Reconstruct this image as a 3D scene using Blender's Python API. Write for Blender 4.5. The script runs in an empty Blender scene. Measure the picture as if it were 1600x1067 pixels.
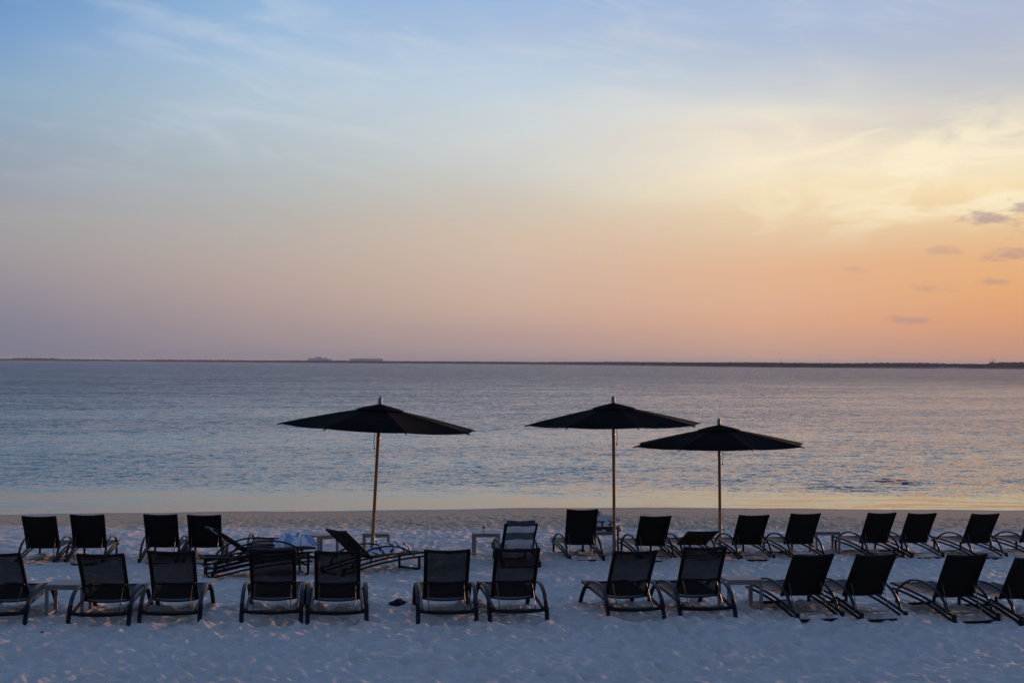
import bpy, math, random
import numpy as np
from mathutils import Vector, Matrix

R = math.radians
scene = bpy.context.scene
COL = scene.collection

# ------------------------------------------------------------------ camera
cam_data = bpy.data.cameras.new("camera")
cam_data.lens = 50.0
cam_data.sensor_width = 36.0
cam_data.clip_start = 0.1
cam_data.clip_end = 80000.0
cam = bpy.data.objects.new("camera", cam_data)
COL.objects.link(cam)
cam.location = (0.0, 0.0, 3.0)
cam.rotation_euler = (R(90.0 + 0.844), R(-0.34), 0.0)
scene.camera = cam

# ------------------------------------------------------------------ view
scene.view_settings.view_transform = 'Standard'
scene.view_settings.look = 'None'
scene.view_settings.exposure = 0.0
scene.view_settings.gamma = 1.0
scene.view_settings.use_curve_mapping = False
scene.render.engine = 'CYCLES'
scene.cycles.max_bounces = 5
scene.cycles.diffuse_bounces = 2
scene.cycles.glossy_bounces = 2
scene.cycles.transmission_bounces = 4
scene.cycles.transparent_max_bounces = 12

SUN_AZ = 40.0      # degrees to the right of the view direction (+Y)
SUN_EL = 3.5


def lin(c):
    out = []
    for v in c:
        v = v / 255.0
        out.append(v / 12.92 if v <= 0.04045 else ((v + 0.055) / 1.055) ** 2.4)
    return (out[0], out[1], out[2], 1.0)


class NT:
    """small helper around a node tree"""
    def __init__(self, tree):
        self.t = tree
        self.n = tree.nodes
        self.l = tree.links

    def new(self, kind, **kw):
        nd = self.n.new(kind)
        for k, v in kw.items():
            setattr(nd, k, v)
        return nd

    def put(self, sock, v):
        if v is None:
            return
        if isinstance(v, bpy.types.NodeSocket):
            self.l.new(v, sock)
        else:
            sock.default_value = v

    def math(self, op, a, b=None, c=None, clamp=False):
        nd = self.new('ShaderNodeMath', operation=op)
        nd.use_clamp = clamp
        self.put(nd.inputs[0], a)
        self.put(nd.inputs[1], b)
        if c is not None:
            self.put(nd.inputs[2], c)
        return nd.outputs[0]

    def vmath(self, op, a, b=None):
        nd = self.new('ShaderNodeVectorMath', operation=op)
        self.put(nd.inputs[0], a)
        if b is not None:
            self.put(nd.inputs[1], b)
        return nd.outputs[0]

    def scale(self, a, s):
        nd = self.new('ShaderNodeVectorMath', operation='SCALE')
        self.put(nd.inputs[0], a)
        self.put(nd.inputs['Scale'], s)
        return nd.outputs[0]

    def comb(self, x=0.0, y=0.0, z=0.0):
        nd = self.new('ShaderNodeCombineXYZ')
        self.put(nd.inputs[0], x)
        self.put(nd.inputs[1], y)
        self.put(nd.inputs[2], z)
        return nd.outputs[0]

    def sep(self, v):
        nd = self.new('ShaderNodeSeparateXYZ')
        self.put(nd.inputs[0], v)
        return nd.outputs

    def mix(self, f, a, b, blend='MIX'):
        nd = self.new('ShaderNodeMix', data_type='RGBA', blend_type=blend)
        self.put(nd.inputs[0], f)
        self.put(nd.inputs[6], a)
        self.put(nd.inputs[7], b)
        return nd.outputs[2]

    def maprange(self, v, a, b, c=0.0, d=1.0, smooth=False):
        nd = self.new('ShaderNodeMapRange')
        if smooth:
            nd.interpolation_type = 'SMOOTHSTEP'
        nd.clamp = True
        self.put(nd.inputs[0], v)
        for i, x in enumerate((a, b, c, d)):
            self.put(nd.inputs[1 + i], x)
        return nd.outputs[0]

    def noise(self, vec, scale=1.0, detail=2.0, rough=0.5, dist=0.0, color=False):
        nd = self.new('ShaderNodeTexNoise')
        self.put(nd.inputs['Vector'], vec)
        nd.inputs['Scale'].default_value = scale
        nd.inputs['Detail'].default_value = detail
        nd.inputs['Roughness'].default_value = rough
        nd.inputs['Distortion'].default_value = dist
        return nd.outputs['Color' if color else 'Fac']

    def ramp(self, f, stops, interp='EASE'):
        nd = self.new('ShaderNodeValToRGB')
        nd.color_ramp.interpolation = interp
        el = nd.color_ramp.elements
        while len(el) > 1:
            el.remove(el[-1])
        el[0].position = stops[0][0]
        el[0].color = stops[0][1]
        for p, c in stops[1:]:
            e = el.new(p)
            e.color = c
        self.put(nd.inputs[0], f)
        return nd.outputs[0]


# ------------------------------------------------------------------ sky
world = bpy.data.worlds.new("World")
scene.world = world
world.use_nodes = True
world.cycles.sampling_method = 'NONE'   # a smooth sky: sampled well enough by the surfaces themselves
W = NT(world.node_tree)
W.n.clear()
bg = W.new('ShaderNodeBackground')
wout = W.new('ShaderNodeOutputWorld')
W.l.new(bg.outputs[0], wout.inputs[0])
bg.inputs[1].default_value = 1.0

dirv = W.new('ShaderNodeTexCoord').outputs['Generated']
dx, dy, dz = W.sep(W.vmath('NORMALIZE', dirv))
elev = W.math('MULTIPLY', W.math('ARCSINE', dz), 180 / math.pi)          # degrees
azim = W.math('MULTIPLY', W.math('ARCTAN2', dx, dy), 180 / math.pi)      # degrees, + right
hl = W.math('MAXIMUM', W.math('SQRT', W.math('ADD', W.math('MULTIPLY', dx, dx), W.math('MULTIPLY', dy, dy))), 1e-4)
cosd = W.math('DIVIDE', W.math('ADD', W.math('MULTIPLY', dx, math.sin(R(SUN_AZ))),
                               W.math('MULTIPLY', dy, math.cos(R(SUN_AZ)))), hl)
dsun = W.math('MULTIPLY', W.math('ARCCOSINE', W.math('MINIMUM', W.math('MAXIMUM', cosd, -1.0), 1.0)), 180 / math.pi)

# thin high cloud bends the colour bands a little
azel = W.comb(W.math('MULTIPLY', azim, 0.075), W.math('MULTIPLY', elev, 0.42), 0.0)
warp = W.math('SUBTRACT', W.noise(azel, 1.0, 3.0, 0.5), 0.5)
nearsun = W.maprange(dsun, 15.0, 60.0, 1.0, 0.25, True)
midband = W.math('MULTIPLY', W.maprange(elev, 2.5, 6.0, 0.0, 1.0, True), W.maprange(elev, 14.0, 30.0, 1.0, 0.3, True))
elw = W.math('ADD', elev, W.math('MULTIPLY', W.math('MULTIPLY', warp, 2.6), W.math('MULTIPLY', nearsun, midband)))
fel = W.math('SQRT', W.math('DIVIDE', W.math('MAXIMUM', elw, 0.0), 90.0))

HIGH = [(22, (112, 144, 189)), (38, (92, 122, 176)), (90, (76, 102, 154))]


def sky_ramp(stops, high=HIGH):
    st = [(math.sqrt(max(e, 0) / 90.0), lin(c)) for e, c in stops + high]
    return W.ramp(fel, st, 'LINEAR')


def px(y, x=800):
    """elevation in degrees of picture row y at column x (photograph pixels)"""
    return math.degrees(math.atan((566.25 + (x - 800) * 0.00593 - y) * math.cos(math.atan((x - 800) / 2222.0)) / 2222.0))


RAMPS = [
    (0, sky_ramp([(0, (205, 138, 100)), (1.2, (232, 160, 100)), (3, (246, 182, 108)), (5.5, (252, 212, 150)), (8, (255, 232, 185)),
                  (10, (225, 215, 200)), (14.3, (178, 186, 206))])),
    (20, sky_ramp([(0.1, (190, 142, 124)), (px(530, 1570), (208, 152, 122)), (px(490, 1570), (224, 162, 117)), (px(450, 1570), (231, 171, 118)),
                   (px(400, 1570), (232, 181, 132)), (px(345, 1570), (234, 198, 152)), (px(300, 1570), (245, 216, 168)), (px(270, 1570), (247, 226, 184)),
                   (px(222, 1570), (243, 229, 200)), (px(195, 1570), (214, 206, 196)), (px(160, 1570), (205, 202, 199)), (px(106, 1570), (187, 192, 203)),
                   (px(53, 1570), (178, 187, 208)), (px(0, 1570), (173, 186, 212))])),
    (30, sky_ramp([(0.1, (188, 153, 142)), (px(540, 1230), (202, 160, 140)), (px(500, 1230), (220, 170, 140)), (px(477, 1230), (223, 176, 146)),
                   (px(424, 1230), (228, 182, 147)), (px(371, 1230), (229, 198, 165)), (px(330, 1230), (236, 212, 176)), (px(290, 1230), (246, 229, 196)),
                   (px(250, 1230), (243, 229, 206)), (px(212, 1230), (231, 219, 203)), (px(175, 1230), (230, 224, 212)), (px(140, 1230), (206, 209, 213)),
                   (px(100, 1230), (188, 199, 214)), (px(53, 1230), (175, 190, 216)), (px(0, 1230), (170, 189, 219))])),
    (40, sky_ramp([(0.1, (160, 142, 144)), (px(520, 830), (184, 157, 150)), (px(477, 830), (203, 173, 156)), (px(424, 830), (208, 182, 165)),
                   (px(371, 830), (212, 190, 170)), (px(318, 830), (206, 196, 183)), (px(265, 830), (206, 206, 201)), (px(212, 830), (208, 212, 212)),
                   (px(160, 830), (199, 211, 220)), (px(106, 830), (188, 206, 224)), (px(53, 830), (168, 190, 220)), (px(0, 830), (158, 186, 222))])),
    (50, sky_ramp([(0.1, (134, 129, 141)), (px(500, 430), (167, 150, 150)), (px(440, 430), (182, 163, 156)), (px(400, 430), (184, 171, 163)),
                   (px(330, 430), (181, 179, 176)), (px(265, 430), (179, 188, 192)), (px(190, 430), (180, 195, 206)), (px(106, 430), (174, 197, 218)),
                   (px(53, 430), (160, 188, 220)), (px(0, 430), (146, 181, 219))])),
    (60, sky_ramp([(0.1, (113, 117, 138)), (px(503, 30), (131, 129, 146)), (px(450, 30), (147, 141, 151)), (px(397, 30), (158, 153, 156)),
                   (px(339, 30), (163, 161, 164)), (px(296, 30), (156, 161, 172)), (px(222, 30), (150, 165, 182)), (px(148, 30), (143, 171, 195)),
                   (px(80, 30), (128, 163, 201)), (px(40, 30), (118, 157, 203)), (px(0, 30), (110, 153, 199))])),
    (180, sky_ramp([(0.1, (70, 76, 98)), (2.5, (80, 84, 108)), (6, (84, 94, 124)), (14, (80, 103, 142))],
                   [(30, (78, 106, 154)), (90, (76, 102, 154))])),
]
sky = RAMPS[0][1]
for i in range(1, len(RAMPS)):
    sky = W.mix(W.maprange(dsun, RAMPS[i - 1][0], RAMPS[i][0]), sky, RAMPS[i][1])

# wisps of cirrus, drawn out along a slanting wind
ca, sa = math.cos(R(-9)), math.sin(R(-9))
cu = W.math('ADD', W.math('MULTIPLY', azim, 0.19 * ca), W.math('MULTIPLY', elev, 0.19 * sa))
cv = W.math('ADD', W.math('MULTIPLY', azim, -0.8 * sa), W.math('MULTIPLY', elev, 0.8 * ca))
cirrus = W.noise(W.comb(cu, cv, 3.7), 1.0, 4.0, 0.55, 0.5)
cirrus_m = W.noise(W.comb(W.math('MULTIPLY', azim, 0.06), W.math('MULTIPLY', elev, 0.16), 9.1), 1.0, 2.0, 0.5)
cir = W.math('MULTIPLY', W.maprange(cirrus, 0.40, 0.72, 0.0, 1.0, True), W.maprange(cirrus_m, 0.34, 0.60, 0.0, 1.0, True))
cir = W.math('MULTIPLY', cir, W.maprange(elev, 5.5, 10.0, 0.0, 1.0, True))
cir = W.math('MULTIPLY', cir, W.maprange(elev, 25.0, 50.0, 1.0, 0.3, True))
cir_col = W.mix(W.maprange(dsun, 20.0, 55.0), lin((248, 236, 212)), lin((196, 210, 224)))
cir = W.math('MULTIPLY', cir, W.maprange(dsun, 25.0, 50.0, 0.18, 0.5))
sky = W.mix(cir, sky, cir_col)
# brighter folds in the sheet of cloud above the sun's place
fu = W.math('MULTIPLY_ADD', elev, 0.05, W.math('MULTIPLY', azim, 0.24))
fv = W.math('MULTIPLY_ADD', azim, -0.05, W.math('MULTIPLY', elev, 0.75))
fold = W.noise(W.comb(fu, fv, 21.3), 1.0, 4.0, 0.55, 0.5)
fm = W.math('MULTIPLY', W.maprange(elev, 4.2, 6.5, 0.0, 1.0, True), W.maprange(elev, 8.6, 10.8, 1.0, 0.0, True))
fm = W.math('MULTIPLY', fm, W.maprange(dsun, 23.0, 37.0, 1.0, 0.0, True))
sky = W.mix(W.math('MULTIPLY', W.maprange(fold, 0.46, 0.66, 0.0, 0.75, True), fm), sky, lin((254, 241, 208)))
sky = W.mix(W.math('MULTIPLY', W.maprange(fold, 0.46, 0.30, 0.0, 0.45, True), fm), sky, lin((226, 205, 180)))

# a few small torn evening clouds low on the right
tear = W.math('SUBTRACT', W.noise(W.comb(W.math('MULTIPLY', azim, 1.1), W.math('MULTIPLY', elev, 3.4), 1.3), 1.0, 5.0, 0.62), 0.5)
azel0 = W.comb(azim, elev, W.math('MULTIPLY', tear, 1.0))
for cx, cy, wx, wy, st in [
    (1540, 343, 50, 13, 0.75), (1597, 322, 26, 13, 0.7), (1578, 397, 46, 12, 0.6), (1472, 392, 34, 9, 0.34),
    (1548, 441, 30, 7, 0.5), (1458, 449, 34, 8, 0.36), (1434, 500, 42, 7, 0.55),
    (1338, 422, 22, 6, 0.26), (1660, 365, 60, 14, 0.6), (1720, 430, 60, 12, 0.5)]:
    a0 = math.degrees(math.atan((cx - 800) / 2222.0))
    e0 = px(cy, cx)
    k = math.degrees(1 / 2222.0)
    d_ = W.vmath('MULTIPLY', W.vmath('SUBTRACT', azel0, (a0, e0, 0.0)), (1 / (wx * k), 1 / (wy * k), 0.0))
    ln = W.new('ShaderNodeVectorMath', operation='LENGTH')
    W.put(ln.inputs[0], d_)
    rr = W.math('MULTIPLY_ADD', tear, 3.6, ln.outputs['Value'])
    sky = W.mix(W.maprange(rr, 1.1, 0.0, 0.0, st * 0.85, True), sky, lin((164, 138, 146)))
W.l.new(sky, bg.inputs[0])

# ------------------------------------------------------------------ sun, almost down behind the haze on the right
sun_data = bpy.data.lights.new("sun", 'SUN')
sun_data.energy = 2.8
sun_data.angle = R(3.0)
sun_data.color = (1.0, 0.50, 0.24)
sun = bpy.data.objects.new("sun", sun_data)
COL.objects.link(sun)
to_sun = Vector((math.sin(R(SUN_AZ)) * math.cos(R(SUN_EL)), math.cos(R(SUN_AZ)) * math.cos(R(SUN_EL)), math.sin(R(SUN_EL))))
sun.rotation_euler = to_sun.to_track_quat('Z', 'Y').to_euler()
sun.location = (30, 30, 20)


# ------------------------------------------------------------------ object helpers
def tag(o, label=None, cat=None, group=None, kind=None):
    if label:
        o["label"] = label
    if cat:
        o["category"] = cat
    if group:
        o["group"] = group
    if kind:
        o["kind"] = kind
    return o


def link(name, mesh, parent=None):
    o = bpy.data.objects.new(name, mesh)
    COL.objects.link(o)
    if parent is not None:
        o.parent = parent
    return o


def empty(name, loc, rz=0.0, rx=0.0, ry=0.0):
    o = bpy.data.objects.new(name, None)
    COL.objects.link(o)
    o.empty_display_size = 0.2
    o.location = loc
    o.rotation_euler = (rx, ry, rz)
    return o


class MB:
    """collects vertices and faces of one mesh"""
    def __init__(self):
        self.v = []
        self.f = []

    def add(self, vs, fs):
        b = len(self.v)
        self.v += [tuple(p) for p in vs]
        self.f += [tuple(b + i for i in f) for f in fs]
        return self

    def box(self, c, s, bev=0.0):
        x, y, z = c
        a, b, d = s[0] / 2, s[1] / 2, s[2] / 2
        e = min(bev, a * 0.9, b * 0.9, d * 0.9)
        if e <= 0:
            vs = [(x + i * a, y + j * b, z + k * d) for k in (-1, 1) for j in (-1, 1) for i in (-1, 1)]
            return self.add(vs, [(0, 2, 3, 1), (4, 5, 7, 6), (0, 1, 5, 4), (2, 6, 7, 3), (0, 4, 6, 2), (1, 3, 7, 5)])
        rings = []
        for zz, g in ((-d, e), (-d + e, 0), (d - e, 0), (d, e)):
            A, B = a - g, b - g
            rings.append([(x + px_, y + py_, z + zz) for px_, py_ in
                          ((-A + e, -B), (A - e, -B), (A, -B + e), (A, B - e), (A - e, B), (-A + e, B), (-A, B - e), (-A, -B + e))])
        vs = [p for r in rings for p in r]
        fs = [tuple(range(7, -1, -1)), tuple(range(24, 32))]
        for r in range(3):
            for i in range(8):
                j = (i + 1) % 8
                fs.append((r * 8 + i, r * 8 + j, r * 8 + 8 + j, r * 8 + 8 + i))
        return self.add(vs, fs)

    def sweep(self, pts, w, t, side=(1, 0, 0), bev=0.25):
        """rounded rectangular bar along pts; w across `side`, t along the other axis"""
        pts = [Vector(p) for p in pts]
        S = Vector(side)
        prof = []
        cx, cy = w / 2, t / 2
        e = bev * min(w, t)
        for sx, sy in ((-1, -1), (1, -1), (1, 1), (-1, 1)):
            if sx * sy > 0:
                prof += [(sx * cx, sy * (cy - e)), (sx * (cx - e), sy * cy)]
            else:
                prof += [(sx * (cx - e), sy * cy), (sx * cx, sy * (cy - e))]
        n = len(prof)
        vs = []
        for i, p in enumerate(pts):
            tg = (pts[min(i + 1, len(pts) - 1)] - pts[max(i - 1, 0)]).normalized()
            s = (S - tg * S.dot(tg)).normalized()
            nn = tg.cross(s).normalized()
            for a, b in prof:
                vs.append(p + s * a + nn * b)
        fs = [tuple(range(n - 1, -1, -1)), tuple((len(pts) - 1) * n + k for k in range(n))]
        for i in range(len(pts) - 1):
            for k in range(n):
                k2 = (k + 1) % n
                fs.append((i * n + k, i * n + k2, (i + 1) * n + k2, (i + 1) * n + k))
        return self.add(vs, fs)

    def tube(self, pts, r, n=8):
        pts = [Vector(p) for p in pts]
        rs = r if isinstance(r, (list, tuple)) else [r] * len(pts)
        vs = []
        ref = Vector((0.31, 0.87, 0.37)).normalized()
        for i, p in enumerate(pts):
            tg = (pts[min(i + 1, len(pts) - 1)] - pts[max(i - 1, 0)]).normalized()
            s = (ref - tg * ref.dot(tg)).normalized()
            q = tg.cross(s)
            for k in range(n):
                a = 2 * math.pi * k / n
                vs.append(p + (s * math.cos(a) + q * math.sin(a)) * rs[i])
        fs = [tuple(range(n - 1, -1, -1)), tuple((len(pts) - 1) * n + k for k in range(n))]
        for i in range(len(pts) - 1):
            for k in range(n):
                k2 = (k + 1) % n
                fs.append((i * n + k, i * n + k2, (i + 1) * n + k2, (i + 1) * n + k))
        return self.add(vs, fs)

    def sheet(self, grid, thick, nrm=None):
        """grid[i][j] of points made into a thin closed sheet (both faces and rim)"""
        ni, nj = len(grid), len(grid[0])
        P = [[Vector(p) for p in row] for row in grid]
        top, bot = [], []
        for i in range(ni):
            for j in range(nj):
                a = P[min(i + 1, ni - 1)][j] - P[max(i - 1, 0)][j]
                b = P[i][min(j + 1, nj - 1)] - P[i][max(j - 1, 0)]
                n = a.cross(b)
                n = n.normalized() if n.length > 1e-9 else Vector((0, 0, 1))
                top.append(P[i][j] + n * thick / 2)
                bot.append(P[i][j] - n * thick / 2)
        N = ni * nj
        fs = []
        for i in range(ni - 1):
            for j in range(nj - 1):
                a, b, c, d = i * nj + j, (i + 1) * nj + j, (i + 1) * nj + j + 1, i * nj + j + 1
                fs.append((a, b, c, d))
                fs.append((N + d, N + c, N + b, N + a))
        rim = [i * nj for i in range(ni)] + [(ni - 1) * nj + j for j in range(1, nj)] + \
              [i * nj + nj - 1 for i in range(ni - 2, -1, -1)] + [j for j in range(nj - 2, 0, -1)]
        for k in range(len(rim)):
            a, b = rim[k], rim[(k + 1) % len(rim)]
            fs.append((b, a, N + a, N + b))
        return self.add(top + bot, fs)

    def lathe(self, prof, n=16, c=(0, 0, 0)):
        vs = []
        for r, z in prof:
            for k in range(n):
                a = 2 * math.pi * k / n
                vs.append((c[0] + r * math.cos(a), c[1] + r * math.sin(a), c[2] + z))
        fs = [tuple(range(n - 1, -1, -1)), tuple((len(prof) - 1) * n + k for k in range(n))]
        for i in range(len(prof) - 1):
            for k in range(n):
                k2 = (k + 1) % n
                fs.append((i * n + k, i * n + k2, (i + 1) * n + k2, (i + 1) * n + k))
        return self.add(vs, fs)

    def mesh(self, name, mat, smooth=False):
        me = bpy.data.meshes.new(name)
        me.from_pydata(self.v, [], self.f)
        me.materials.append(mat)
        if smooth:
            me.polygons.foreach_set("use_smooth", [True] * len(me.polygons))
        me.update()
        return me

    def build(self, name, mat, parent=None, smooth=False):
        return link(name, self.mesh(name, mat, smooth), parent)


def spline(pts, n=6):
    """Catmull-Rom through pts"""
    P = [Vector(p) for p in pts]
    P = [2 * P[0] - P[1]] + P + [2 * P[-1] - P[-2]]
    out = []
    for i in range(1, len(P) - 2):
        for k in range(n):
            t = k / n
            a, b, c, d = P[i - 1], P[i], P[i + 1], P[i + 2]
            out.append(0.5 * ((2 * b) + (c - a) * t + (2 * a - 5 * b + 4 * c - d) * t * t + (3 * b - a - 3 * c + d) * t ** 3))
    out.append(P[-2])
    return out


def shade(o_or_me, deg=35):
    me = o_or_me.data if hasattr(o_or_me, 'data') else o_or_me
    me.polygons.foreach_set("use_smooth", [True] * len(me.polygons))
    try:
        me.set_sharp_from_angle(angle=R(deg))
    except Exception:
        pass


# ------------------------------------------------------------------ materials
def material(name):
    m = bpy.data.materials.new(name)
    m.use_nodes = True
    t = NT(m.node_tree)
    bsdf = next(n for n in t.n if n.type == 'BSDF_PRINCIPLED')
    return m, t, bsdf


def simple(name, col, rough=0.6, var=0.25, scale=20.0, spec=0.5, metal=0.0, bump=0.0):
    m, t, b = material(name)
    co = t.new('ShaderNodeTexCoord').outputs['Object']
    n = t.noise(co, scale, 4.0, 0.6)
    c1 = tuple(x * (1 - var) for x in col) + (1,)
    c2 = tuple(min(1, x * (1 + var)) for x in col) + (1,)
    t.put(b.inputs['Base Color'], t.mix(n, c1, c2))
    t.put(b.inputs['Roughness'], t.maprange(n, 0.3, 0.7, max(0.02, rough - 0.08), min(1, rough + 0.08)))
    b.inputs['Specular IOR Level'].default_value = spec
    b.inputs['Metallic'].default_value = metal
    if bump:
        bn = t.new('ShaderNodeBump')
        bn.inputs['Strength'].default_value = bump
        bn.inputs['Distance'].default_value = 0.01
        t.put(bn.inputs['Height'], n)
        t.put(b.inputs['Normal'], bn.outputs[0])
    return m


def sling_material(name, col, open_part):
    """woven outdoor mesh: threads with open holes between them"""
    m, t, b = material(name)
    co = t.new('ShaderNodeTexCoord').outputs['Object']
    n = t.noise(co, 9.0, 3.0, 0.5)
    t.put(b.inputs['Base Color'], t.mix(n, tuple(x * 0.8 for x in col) + (1,), tuple(x * 1.2 for x in col) + (1,)))
    b.inputs['Roughness'].default_value = 0.75
    b.inputs['Specular IOR Level'].default_value = 0.25
    if open_part > 0:
        tr = t.new('ShaderNodeBsdfTransparent')
        mx = t.new('ShaderNodeMixShader')
        out = next(x for x in t.n if x.type == 'OUTPUT_MATERIAL')
        t.put(mx.inputs[0], t.maprange(n, 0.2, 0.8, open_part - 0.03, open_part + 0.03))
        t.l.new(b.outputs[0], mx.inputs[1])
        t.l.new(tr.outputs[0], mx.inputs[2])
        t.l.new(mx.outputs[0], out.inputs[0])
    return m


M = {}
M['frame'] = simple('black_frame', (0.004, 0.004, 0.006), 0.5, 0.3, 30, 0.18)
M['leg'] = simple('navy_leg', (0.004, 0.005, 0.011), 0.5, 0.3, 30, 0.2)
M['arm'] = simple('taupe_arm', (0.040, 0.037, 0.041), 0.55, 0.25, 25, 0.25)
M['arm_dark'] = simple('dark_arm', (0.016, 0.015, 0.018), 0.42, 0.25, 25, 0.3)
M['mesh_back'] = sling_material('open_mesh', (0.007, 0.007, 0.009), 0.30)
M['mesh_seat'] = sling_material('seat_mesh', (0.016, 0.015, 0.018), 0.0)
M['solid_back'] = sling_material('closed_mesh', (0.003, 0.003, 0.004), 0.0)
M['seat_taupe'] = sling_material('taupe_mesh', (0.034, 0.030, 0.034), 0.0)
M['wire'] = simple('wire', (0.06, 0.045, 0.04), 0.35, 0.2, 30, 0.5)
M['canopy'] = simple('canopy_cloth', (0.0035, 0.003, 0.0035), 0.9, 0.3, 6, 0.04)
M['table'] = simple('table_taupe', (0.20, 0.175, 0.16), 0.5, 0.18, 14, 0.4)
M['steel'] = simple('brushed_steel', (0.16, 0.16, 0.18), 0.45, 0.1, 40, 0.5, 0.9)
M['sleeve'] = simple('sleeve_grey', (0.20, 0.18, 0.165), 0.5, 0.15, 30, 0.4, 0.2)
M['brass'] = simple('dull_brass', (0.30, 0.20, 0.10), 0.35, 0.2, 40, 0.5, 0.8)
M['cord'] = simple('grey_cord', (0.12, 0.11, 0.10), 0.8, 0.2, 40, 0.2)
M['highlight_pale'] = simple('pale_highlight', (0.45, 0.44, 0.43), 0.8, 0.2, 40, 0.2)
M['dark_cloth'] = simple('dark_cloth', (0.012, 0.012, 0.02), 0.85, 0.4, 20, 0.2)


def wood_material():
    m, t, b = material('pole_wood')
    co = t.new('ShaderNodeTexCoord').outputs['Object']
    x, y, z = t.sep(co)
    v = t.comb(t.math('MULTIPLY', x, 60.0), t.math('MULTIPLY', y, 60.0), t.math('MULTIPLY', z, 2.2))
    n = t.noise(v, 1.0, 5.0, 0.6, 0.4)
    t.put(b.inputs['Base Color'], t.mix(n, (0.18, 0.065, 0.022, 1), (0.46, 0.19, 0.07, 1)))
    b.inputs['Roughness'].default_value = 0.6
    b.inputs['Specular IOR Level'].default_value = 0.3
    return m


M['wood'] = wood_material()


def towel_material(name, stripes, axis=0, freq=6.0):
    m, t, b = material(name)
    co = t.new('ShaderNodeTexCoord').outputs['Object']
    xyz = t.sep(co)
    n = t.noise(co, 40.0, 3.0, 0.6)
    wob = t.math('ADD', xyz[axis], t.math('MULTIPLY', t.noise(co, 6.0, 2.0, 0.5), 0.28))
    band = t.math('FRACT', t.math('MULTIPLY', wob, freq))
    col = t.ramp(band, [(p, c + (1,)) for p, c in stripes], 'CONSTANT')
    t.put(b.inputs['Base Color'], t.mix(t.math('MULTIPLY', n, 0.25), col, (0.4, 0.4, 0.42, 1)))
    b.inputs['Roughness'].default_value = 0.95
    b.inputs['Specular IOR Level'].default_value = 0.1
    bn = t.new('ShaderNodeBump')
    bn.inputs['Strength'].default_value = 0.5
    bn.inputs['Distance'].default_value = 0.004
    t.put(bn.inputs['Height'], n)
    t.put(b.inputs['Normal'], bn.outputs[0])
    return m


WHITE = (0.72, 0.72, 0.75)
M['towel_blue'] = towel_material('towel_blue_white', [(0.0, (0.24, 0.38, 0.55)), (0.35, WHITE), (0.60, (0.10, 0.16, 0.30)), (0.66, WHITE)], 1, 3.0)
M['towel_navy'] = towel_material('towel_navy_white', [(0.0, (0.84, 0.83, 0.84)), (0.76, (0.03, 0.035, 0.08))], 1, 6.0)
M['towel_grey'] = towel_material('towel_grey_white', [(0.0, WHITE), (0.5, (0.10, 0.11, 0.13)), (0.65, WHITE)], 0, 4.5)
M['towel_green'] = towel_material('towel_green_white', [(0.0, (0.13, 0.20, 0.20)), (0.4, WHITE), (0.7, (0.05, 0.06, 0.10))], 1, 4.0)


# ------------------------------------------------------------------ where the loungers stand (x, y, yaw, back angle, label)
GA = 'see-through mesh loungers in the front row'
A_SPOTS = [
    (-5.80, 16.01, 4, 57, 'see-through mesh lounger in the front row, cut off by the left picture edge'),
    (-4.64, 16.04, 5, 57, 'see-through mesh lounger directly right of the front row side table at far left'),
    (-3.86, 16.13, 6.5, 57, 'see-through mesh lounger in the front row, third from the left picture edge'),
    (-2.72, 16.20, 6, 57, 'see-through mesh lounger in front of the blue and white towel heap'),
    (-1.98, 16.29, 6, 57, 'see-through mesh lounger in front of the sideways lounger with raised back'),
    (-0.72, 16.33, 7, 57, 'see-through mesh lounger just right of the dark cloth on the sand'),
    (0.10, 16.45, 8, 57, 'see-through mesh lounger in front of the back with the striped towel'),
    (1.48, 16.62, 10, 57, 'see-through mesh lounger in line with the middle umbrella pole'),
    (2.32, 16.67, 10, 57, 'see-through mesh lounger directly left of the front row table at right')]
GB = 'black sled-frame loungers'
B_SPOTS = [
    (3.64, 16.78, 15, 57, 'black solid-backed front row lounger directly right of the front table'),
    (4.39, 16.78, 14, 57, 'black solid-backed front row lounger, second right of the front table'),
    (5.47, 16.75, 14, 57, 'black solid-backed front row lounger, last whole one on the right'),
    (6.23, 16.67, 14, 57, 'black solid-backed front row lounger cut off by the right picture edge'),
    (-7.43, 22.27, 4, 57, 'black back row lounger, leftmost of all near the water'),
    (-6.70, 22.36, 5, 57, 'black back row lounger, second from the left picture edge'),
    (-5.57, 22.48, 5, 57, 'black back row lounger, third from the left picture edge'),
    (-4.88, 22.52, 5, 57, 'black back row lounger behind the lounger lying sideways at left'),
    (-3.99, 23.08, 5, 4, 'back row lounger with its back laid flat behind the towel heap'),
    (1.25, 23.53, 11, 72, 'black back row lounger standing upright in front of the piled towels'),
    (2.43, 23.49, 11, 57, 'black back row lounger just right of the middle umbrella pole'),
    (3.17, 23.64, 11, 26, 'black back row lounger with its back half lowered'),
    (4.09, 23.65, 11, 57, 'black back row lounger in front of the right umbrella pole'),
    (4.99, 23.76, 12, 57, 'black back row lounger directly left of the back row table at right'),
    (6.39, 24.18, 13, 57, 'black back row lounger directly right of the back row table at right'),
    (7.10, 24.28, 13, 57, 'black back row lounger, third from the right picture edge'),
    (8.21, 24.35, 13, 57, 'black back row lounger, second from the right picture edge'),
    (9.26, 24.48, 13, 57, 'black back row lounger cut off by the right picture edge')]
FEET = []
for X, Y, yaw, ang, lab in A_SPOTS + B_SPOTS:
    c_, s_ = math.cos(R(yaw)), math.sin(R(yaw))
    hx_ = 0.335 if (X, Y, yaw, ang, lab) in A_SPOTS else 0.288
    for fx_ in (-hx_, hx_):
        for fu_ in (0.0, 1.47 if hx_ > 0.3 else 1.40):
            FEET.append((X + c_ * fx_ - s_ * fu_, Y + s_ * fx_ + c_ * fu_))


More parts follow.
